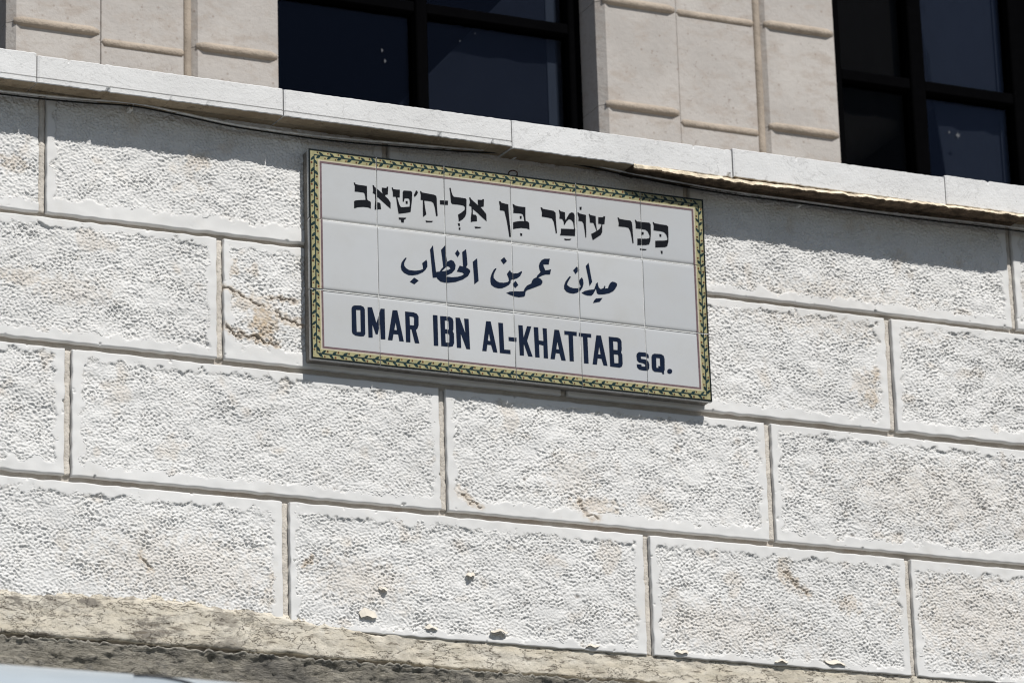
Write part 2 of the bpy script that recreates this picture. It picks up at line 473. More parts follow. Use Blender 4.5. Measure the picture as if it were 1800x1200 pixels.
def stone(x0, x1, z0, z1, ml=.022, mr=.022, mt=.019, mb=.024, seed=0, st=.00155):
    rg = np.random.default_rng(seed)
    nx = max(4, int((x1-x0)/st)); nz = max(4, int((z1-z0)/st))
    X, Z = np.meshgrid(np.linspace(x0, x1, nx), np.linspace(z0, z1, nz))
    j = samp(NJ, X, Z)*.0016 + samp(NE, X, Z)*.0014 + samp(NS, X, Z)*.0034 + samp(N1, X, Z)*.0016
    dl, dr, dt, db = X-x0-ml, x1-X-mr, z1-Z-mt, Z-z0-mb
    d = np.minimum(np.minimum(dl, dr), np.minimum(dt, db)) + j
    m = sstep(d, -.0015, .0025)
    wt = sstep(samp(NP, X+seed*.37, Z), -1.2, 1.4)
    n1 = samp(N1, X, Z)*(1-.25*wt) + samp(N1B, X, Z)*(.12+.45*wt); n2 = samp(N2, X, Z)
    h = rg.uniform(.00150, .00182)*(1+.22*samp(NP, X-seed*.21, Z+.3))*np.tanh(1.0*n1 - .2) + .00034*n2 + .0006*samp(N3, X, Z) + .0009*samp(N4, X, Z)
    gouge = np.clip(samp(NS, X+.7, Z+.3)-3.0, 0, 1)*.003
    y = m*(.0023 - h + gouge) + (1-m)*(samp(N3, X, Z)*.00025)
    stain = .32*sstep(samp(N4, X+.33, Z+.2)+.55*samp(NS, X, Z), 1.1, 2.6)*m
    dirt = .35*sstep(-n1, 1.6, 2.6)*m
    dirt = np.maximum(dirt, .55*np.clip(gouge/.002, 0, 1)*m)
    for cx, cz, rx, rz, s in BLOBS:
        q = np.hypot((X-cx)/rx, (Z-cz)/rz) + .22*samp(NJ, X, Z)
        stain = np.maximum(stain, s*sstep(-q, -1.3, -.45)*np.maximum(m, .25))
    for pts, w, dep in CRACKS:
        cz_ = pts[0][1]; w = w*.8
        if max(p[0] for p in pts) < x0 or min(p[0] for p in pts) > x1: continue
        q = seg_d(X + samp(NE, X, Z)*.002, Z + samp(NJ, X, Z)*.003, pts)
        c = sstep(-q, -w, -w*.3)
        y = y + dep*c; dirt = np.maximum(dirt, (.7 if cz_ > -.45 else .25)*c)
        stain = np.maximum(stain, .7*sstep(-q, -w*4, -w))
    # worn arrises: the rim falls back a little, more at chips
    e = np.minimum(np.minimum(X-x0, x1-X), np.minimum(z1-Z, Z-z0))
    chip = np.clip(samp(NJ, X+.5, Z)+.4*samp(NE, X, Z)-2.2, 0, 2)
    y = y + np.where(e < .0012, .0016, 0) + .006*chip*sstep(-e, -.009, 0)
    # slightly uneven outline
    ox = samp(NS, X+.2, Z)*.0005
    X = X + np.where(np.minimum(X-x0, x1-X) < .004, ox, 0)
    Z = Z + np.where(np.minimum(Z-z0, z1-Z) < .004, samp(NS, X, Z+.4)*.0005, 0)
    y = y + rg.uniform(-.0012, .0012)
    return grid_mesh('stone', X, y, Z, wall, ((x0+x1)/2, 0, (z0+z1)/2), M_STONE, {'stain': stain, 'dirt': dirt, 'hewn': m}, skirt=.02)

GH = .0082      # half a bed joint
GV = .0078      # half an upright joint
rows = [(-.2065, .046, [-1.29, -.561, .172, .862, 1.655, 2.35]),
        (-.4685, -.2175, [-.93, -.191, .560, 1.335, 2.06]),
        (-.7375, -.4825, [-1.22, -.506, .285, 1.029, 1.79, 2.5]),
        (-1.003, -.7505, [-.80, -.057, .733, 1.347, 2.1])]
sd_ = 0
for ri, (z0, z1, xs) in enumerate(rows):
    for a, b in zip(xs[:-1], xs[1:]):
        sd_ += 1
        q = random.Random(sd_*7+1)
        kw = dict(ml=q.uniform(.015, .022), mr=q.uniform(.015, .022), mt=q.uniform(.013, .018), mb=q.uniform(.018, .026))
        if ri == 0:
            kw.update(mt=.012)
            if b == -.561: kw.update(mr=-.01)
            if a == -.561: kw.update(ml=.018, mb=.032)
        if ri == 3: kw.update(mb=.012, mt=.021)
        if ri == 2 and a == .285: kw.update(ml=.018)
        if ri == 1 and a == -.191: kw.update(ml=.017, mb=.03)
        far = b < -.62 or a > 1.68
        stone(a+GV, b-GV, z0, z1, seed=sd_, st=.008 if far else .00155, **kw)
# the courses run on to both sides, outside the picture
for ri, (z0, z1, xs) in enumerate(rows):
    for side in (-1, 1):
        e = xs[0] if side < 0 else xs[-1]
        for k in range(4):
            L = (.74, .69, .77, .72)[(k+ri) % 4]
            a, b = (e-L, e) if side < 0 else (e, e+L)
            v, fc = box(a+GV, b-GV, 0, .03, z0, z1, .002)
            mk('stone', v, fc, M_COARSE, wall, ((a+b)/2, 0, z0))
            e = a if side < 0 else b
v, fc = box(-4.3, 5.4, .0145, .40, -1.07, .048)
mk('mortar_bed', v, fc, M_MORTAR, wall, (0.5, .1, -.5))

# upright joints carry a slightly proud, ribbed pointing
def pointing(x, z0, z1):
    n = int((z1-z0)/.0035); zz = np.linspace(z0, z1, n)
    tt = np.linspace(-1, 1, 7)
    X = x + tt[None, :]*.0066*np.ones((n, 1)) + (samp(NJ, np.full(n, x), zz)*.0006)[:, None]
    Y = .0078 + .003*tt[None, :]**2 + (.0003*np.sin(zz*2*math.pi/.0075) + .0003*samp(NE, np.full(n, x), zz))[:, None]
    grid_mesh('pointing', X, Y, zz[:, None]*np.ones((1, 7)), wall, (x, .01, (z0+z1)/2), M_POINT, None, skirt=.0144)
for z0, z1, xs in rows:
    for x in xs[1:-1]:
        if -.62 < x < 1.7: pointing(x, z0+.002, z1-.002)

# weathered cream plaster band below the blocks
xs = np.arange(-4.3, 5.4, .005)
ztop = np.interp(xs, [-4.3, -.64, -.35, -.20, -.06, .06, .15, .25, 5.4], [-.966, -.966, -.962, -.966, -.974, -.986, -.998, -1.0035, -1.0045])
ztop = ztop + samp(N4, xs, xs*0)*.0022*(xs < .2) + samp(NJ, xs, xs*0)*.0008 + samp(NE, xs, xs*0+.1)*.0006 + samp(N3, xs, xs*0)*.0010*(xs < .2)
zbot = -1.0582 + samp(NJ, xs, xs*0+.3)*.0006 + samp(N4, xs, xs*0+.2)*.0012
nv = 26
tt = np.linspace(0, 1, nv)[:, None]
Xc = np.repeat(xs[None, :], nv, 0)
Zc = zbot[None, :]*(1-tt) + ztop[None, :]*tt
base = np.interp(xs, [-4.3, -.1, .12, .22, 5.4], [-.0045, -.004, -.001, .005, .006])
Yc = base[None, :] + samp(N3, Xc, Zc)*.0006 + samp(NJ, Xc*.4, Zc)*.00025 + samp(N2, Xc, Zc)*.00022 + .003*sstep(-tt, -.05, 0)**2
Yc = Yc + np.where(xs[None, :] < .15, .012*sstep(tt, .80, 1.0), .0)
dirt = .30 + .70*sstep(-Xc, -.25, .45)
grid_mesh('plaster_band', Xc, Yc, Zc, wall, (.5, 0, -1.03), M_CREAM, {'dirt': dirt}, skirt=.03)
v, fc = box(-4.3, 5.4, .020, .035, -1.095, -1.0)
mk('rusty_joint', v, fc, M_RUST, wall, (.5, .03, -1.06))
# grey render of the lower wall
zt2 = -1.0642 + samp(NJ, xs, xs*0+.15)*.0016 + samp(NE, xs, xs*0+.5)*.0013 + samp(N3, xs, xs*0+.45)*.0008
nv = 66
tt = np.linspace(0, 1, nv)[:, None]**.6
Xr = np.repeat(xs[None, :], nv, 0)
Zr = -1.30*(1-tt) + zt2[None, :]*tt
lump = samp(N3, Xr*.8, Zr*1.6)
Yr = -.0005 + .004*sstep(samp(N4, Xr, Zr*1.8)+.4*samp(NS, Xr, Zr), .2, .5)*sstep(-(Zr+1.066), .004, .008) - .0013*lump - .0006*samp(NJ, Xr*.6, Zr*2.2) - .0004*samp(N1, Xr*.5, Zr*1.5) + .003*np.clip(samp(NS, Xr, Zr*1.3)-1.5, 0, 1)
lip = sstep(Zr-zt2[None, :], -.0045, -.0012)
Yr = Yr - .0025*lip
grid_mesh('render_coat', Xr, Yr, Zr, wall, (.5, 0, -1.2), M_RENDER, {'lip': lip}, skirt=.03)
v, fc = box(-4.3, 5.4, .003, .40, -G, -1.298)
mk('lower_render', v, fc, M_RENDER, wall, (.5, 0, -G))
# curled flakes of old paint
def flake(x, z, w, h, out, tilt):
    V, F = [], []
    n = 7
    for i in range(n):
        s = i/(n-1)
        for k in (0, 1):
            for th in (0, .0012):
                zz = z + h*k*(.6+.4*math.sin(s*3.1)) + .002*math.sin(9*s+x*40)
                V.append((x + w*(s-.5) + tilt*k*.004, -out*(1-k)*math.sin(math.pi*(.15+.7*s)) + .001 - th, zz))
    for i in range(n-1):
        a = i*4; b = a+4
        F += [(a, b, b+2, a+2), (a+1, a+3, b+3, b+1), (a, a+1, b+1, b), (a+2, b+2, b+3, a+3)]
    mk('paint_flake', V, F, M_FLAKE, wall, (x, 0, z))
for a in [(.334, -.872, .018, .010, .010, 1), (.149, -.915, .016, .008, .009, -1), (.393, -.983, .036, .008, .013, 1), (.115, -.972, .035, .018, .006, -1),
          (.80, -.995, .030, .008, .008, 1), (1.16, -.992, .045, .009, .007, -1), (1.03, -.997, .03, .007, .009, 1),
          (.60, -.996, .03, .006, .006, 1), (.25, -.985, .025, .008, .006, -1)]:
    flake(*a)

# ------------------------------------------------------------------ marble ledge slabs on top of the wall
def slab(x0, x1, zb, zt, yf, line, seed):
    rg = np.random.default_rng(seed)
    n = max(3, int((x1-x0)/.004))
    xx = np.linspace(x0, x1, n)
    if line: prof = [(.02, zb+.006), (yf+.0015, zb+.0005), (yf, zb+.002), (yf, zb+.0105), (yf+.0022, zb+.0112), (yf+.0022, zb+.0128), (yf+.0006, zb+.0135), (yf+.0006, zt-.010), (yf+.0006, zt-.002), (yf+.0022, zt), (.30, zt+.002), (.30, zb+.006)]
    else: prof = [(.02, zb+.006), (yf+.0015, zb+.0005), (yf, zb+.002), (yf, zb+.012), (yf, zt-.010), (yf, zt-.002), (yf+.0022, zt), (.30, zt+.002), (.30, zb+.006)]
    V, F, fm = [], [], []
    P = len(prof)
    ns = [samp(NJ, xx+seed, xx*0+.1*k) for k in (1, 2)]
    ch = np.clip(ns[0]-1.5, 0, 2)*.003; ch2 = np.clip(ns[1]-1.8, 0, 2)*.0025
    for i, x in enumerate(xx):
        for k, (y, z) in enumerate(prof):
            if k in (1, 2): y += ch[i]; z += ch[i]*.9 + .0004*ns[1][i]
            if k in (P-4, P-3): y += ch2[i]; z -= ch2[i]*.8 - .0003*ns[0][i]
            e = .0016 if i in (0, n-1) and 1 <= k <= P-3 else 0
            V.append((x, y+e, z))
    for i in range(n-1):
        for k in range(P):
            a = i*P+k; b = i*P+(k+1) % P
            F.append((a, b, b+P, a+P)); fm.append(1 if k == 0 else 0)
    F.append(tuple(range(P))[::-1]); fm.append(0)
    F.append(tuple(range((n-1)*P, n*P))); fm.append(0)
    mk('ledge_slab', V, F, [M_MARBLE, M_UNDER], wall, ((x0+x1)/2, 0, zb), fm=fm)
sl = [(-1.9, -1.25, .031, .094, -.070, 0), (-1.25, -.597, .033, .0965, -.071, 1), (-.597, -.079, .0335, .0925, -.070, 1), (-.079, .426, .0325, .0915, -.0705, 1),
      (.426, .939, .0295, .0925, -.069, 0), (.939, 1.458, .0315, .0965, -.0705, 0), (1.458, 1.98, .0345, .102, -.070, 0), (1.98, 2.6, .034, .10, -.07, 0)]
for i, (a, b, zb, zt, yf, ln) in enumerate(sl):
    slab(a+.0012, b-.0012, zb, zt, yf, ln, 20+i)
# ochre mortar squeezed out under the right hand slabs, sunlit top and shaded underside coloured in
xx = np.arange(.705, 1.66, .003)
n = len(xx)
wob = samp(NS, xx, xx*0)*.0012 + samp(NJ, xx, xx*0)*.0006 + samp(NE, xx, xx*0+.2)*.0003
zt_ = np.interp(xx, [.7, .73, .94, 1.2, 1.66], [.0285, .0265, .0235, .0255, .030])
out = np.interp(xx, [.7, .73, .95, 1.2, 1.6, 1.66], [.064, .0725, .0765, .0825, .087, .080]) + wob
drop = np.interp(xx, [.7, .9, 1.2, 1.66], [.0035, .009, .011, .012])
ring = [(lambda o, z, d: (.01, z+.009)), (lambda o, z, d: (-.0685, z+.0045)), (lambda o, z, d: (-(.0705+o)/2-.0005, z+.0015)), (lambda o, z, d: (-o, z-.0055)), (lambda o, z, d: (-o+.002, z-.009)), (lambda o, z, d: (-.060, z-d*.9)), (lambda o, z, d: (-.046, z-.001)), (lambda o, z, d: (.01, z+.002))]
V = []; F = []; fm = []
for i in range(n):
    for r in ring:
        y, z = r(out[i], zt_[i], drop[i]); V.append((xx[i], y, z + wob[i]*.5))
P = len(ring)
for i in range(n-1):
    for k in range(P):
        a = i*P+k; b = i*P+(k+1) % P
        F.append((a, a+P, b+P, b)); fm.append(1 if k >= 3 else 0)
F.append(tuple(range(P))); F.append(tuple(range((n-1)*P, n*P))[::-1]); fm += [1, 1]
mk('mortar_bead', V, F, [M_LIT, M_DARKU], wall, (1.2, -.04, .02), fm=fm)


# ------------------------------------------------------------------ the tiled street sign
SX, SZ, SY, K = -.0125, -.0122, -.0305, .9968      # top left corner of the tile field, its plane, metres per drawn metre
sign = thing('street_sign', (SX+.45, 0, SZ-.449), 'ceramic tile street sign lettered in three scripts inside an olive branch border', 'street sign')
TW = .150*K
GAPH = .0009
rg = np.random.default_rng(77)
tilt = {}
for j in range(3):
    for i in range(6):
        tilt[i, j] = (rg.normal(0, .004), rg.normal((.012, 0, -.02)[j], .005), rg.normal(0, .0003))
for i in (0, 1, 2, 3): tilt[i, 0] = (tilt[i, 0][0], tilt[i, 0][1], tilt[i, 0][2]-.0003)

def tile_y(i, j, u, v):
    """depth of the tile face at (u, v) metres from the sign's top left"""
    a, b, c = tilt[i, j]
    return SY + c + a*(u-(i+.5)*TW) + b*(v-(j+.5)*TW)

def tile_prof(w, r, flat=3):
    xs_, ys_ = [], []
    for t in (0, .12, .35, .65, 1.0):
        xs_.append(r*t); ys_.append(r*.32*(1-math.sqrt(max(0, 1-(1-t)**2))))
    mid = [w*k/flat for k in range(1, flat)]
    return xs_ + mid + [w-x for x in xs_[::-1]], ys_ + [0]*len(mid) + ys_[::-1]
pu, yu = tile_prof(TW-2*GAPH, .0028)
pv, yv = tile_prof(TW-2*GAPH-.0008, .0080)
for j in range(3):
    for i in range(6):
        U_, V_ = np.meshgrid(np.array(pu)+i*TW+GAPH, np.array(pv)+j*TW+GAPH+(.0008 if j else 0))
        yy = np.maximum(np.array(yu)[None, :], np.array(yv)[:, None])
        a, b, c = tilt[i, j]
        Y_ = SY + c + a*(U_-(i+.5)*TW) + b*(V_-(j+.5)*TW) + yy
        grid_mesh('tile', SX+U_[::-1], Y_[::-1], SZ-V_[::-1], sign, (SX+(i+.5)*TW, SY, SZ-(j+.5)*TW), M_TILE, None, skirt=-.0215)
W_, H_ = 6*TW, 3*TW
v, fc = box(SX+.002, SX+W_-.002, -.0222, .004, SZ-H_+.002, SZ-.002, .001)
mk('cement_backing', v, fc, M_BACK, sign, (SX+W_/2, 0, SZ-H_))

M_GLINT = m_plain('white_joint_glint', (.82, .81, .78), .7, .3, .1, 90)  # white joint strips stand in for the glint along the tile edges
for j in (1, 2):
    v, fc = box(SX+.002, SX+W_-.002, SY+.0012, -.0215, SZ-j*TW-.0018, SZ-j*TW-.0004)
    mk('joint_glint', v, fc, M_GLINT, sign, (SX+W_/2, SY, SZ-j*TW))
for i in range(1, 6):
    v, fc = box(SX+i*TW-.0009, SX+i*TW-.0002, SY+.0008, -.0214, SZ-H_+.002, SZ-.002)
    mk('joint_glint', v, fc, M_GLINT, sign, (SX+i*TW, SY, SZ-H_/2))

def printed(name, polys, mat, lift, parent=sign):
    """flat print on the tiles: polygons in millimetres from the sign's top left, cut at the tile joints"""
    bm = bmesh.new()
    for pi, loops in enumerate(polys):
        pts = [p for lp in loops for p in lp]
        vs = [bm.verts.new((x*.001*K, y*.001*K, pi*3e-5 if len(polys) < 12 else 0)) for x, y in pts]
        for tr in tessellate_polygon([[Vector((x, y, 0)) for x, y in lp] for lp in loops]):
            try: bm.faces.new([vs[k] for k in tr])
            except ValueError: pass
    lo = [min(w.co[k] for w in bm.verts) for k in (0, 1)]; hi = [max(w.co[k] for w in bm.verts) for k in (0, 1)]
    g = .0010
    cuts = [(0, k*TW) for k in range(1, 6)] + [(1, k*TW) for k in range(1, 3)]
    for ax, c in cuts:
        if lo[ax]-g < c < hi[ax]+g:
            no = Vector((1, 0, 0)) if ax == 0 else Vector((0, 1, 0))
            for s in (-g, g):
                bmesh.ops.bisect_plane(bm, geom=bm.verts[:]+bm.edges[:]+bm.faces[:], plane_co=no*(c+s), plane_no=no)
            dead = [fc for fc in bm.faces if abs(fc.calc_center_median()[ax]-c) < g]
            bmesh.ops.delete(bm, geom=dead, context='FACES')
    bm.verts.index_update()
    V, F = [], []
    for w in bm.verts:
        u, v2, d = w.co
        i = min(5, max(0, int(u/TW))); j = min(2, max(0, int(v2/TW)))
        V.append((SX+u, tile_y(i, j, u, v2)-lift-d, SZ-v2))
    for fc in bm.faces:
        q = [w.index for w in fc.verts]
        n = fc.normal
        F.append(q if fc.calc_area() > 0 else q)
    bm.free()
    P0 = np.array(V)
    o = mk(name, V, F, mat, parent, tuple(P0.mean(0)))
    bm = bmesh.new(); bm.from_mesh(o.data)
    for fc in bm.faces:
        if fc.normal.y > 0: fc.normal_flip()
    bm.to_mesh(o.data); bm.free()
    return o

M_INK = mat_print('black_ink', (.0085, .009, .011)); M_NAVY = mat_print('navy_ink', (.0065, .0125, .030))
M_YEL = mat_print('yellow_band', (.33, .305, .165), .14); M_GOLD = mat_print('pale_gold_line', (.50, .44, .33), .06)
M_PUR = mat_print('plum_line', (.155, .105, .11)); M_LEAF = mat_print('dark_olive_leaf', (.016, .034, .034), .3)
M_BERRY = mat_print('berry_red', (.12, .045, .022), .5); M_EDGE = mat_print('black_edge_line', (.009, .012, .011))

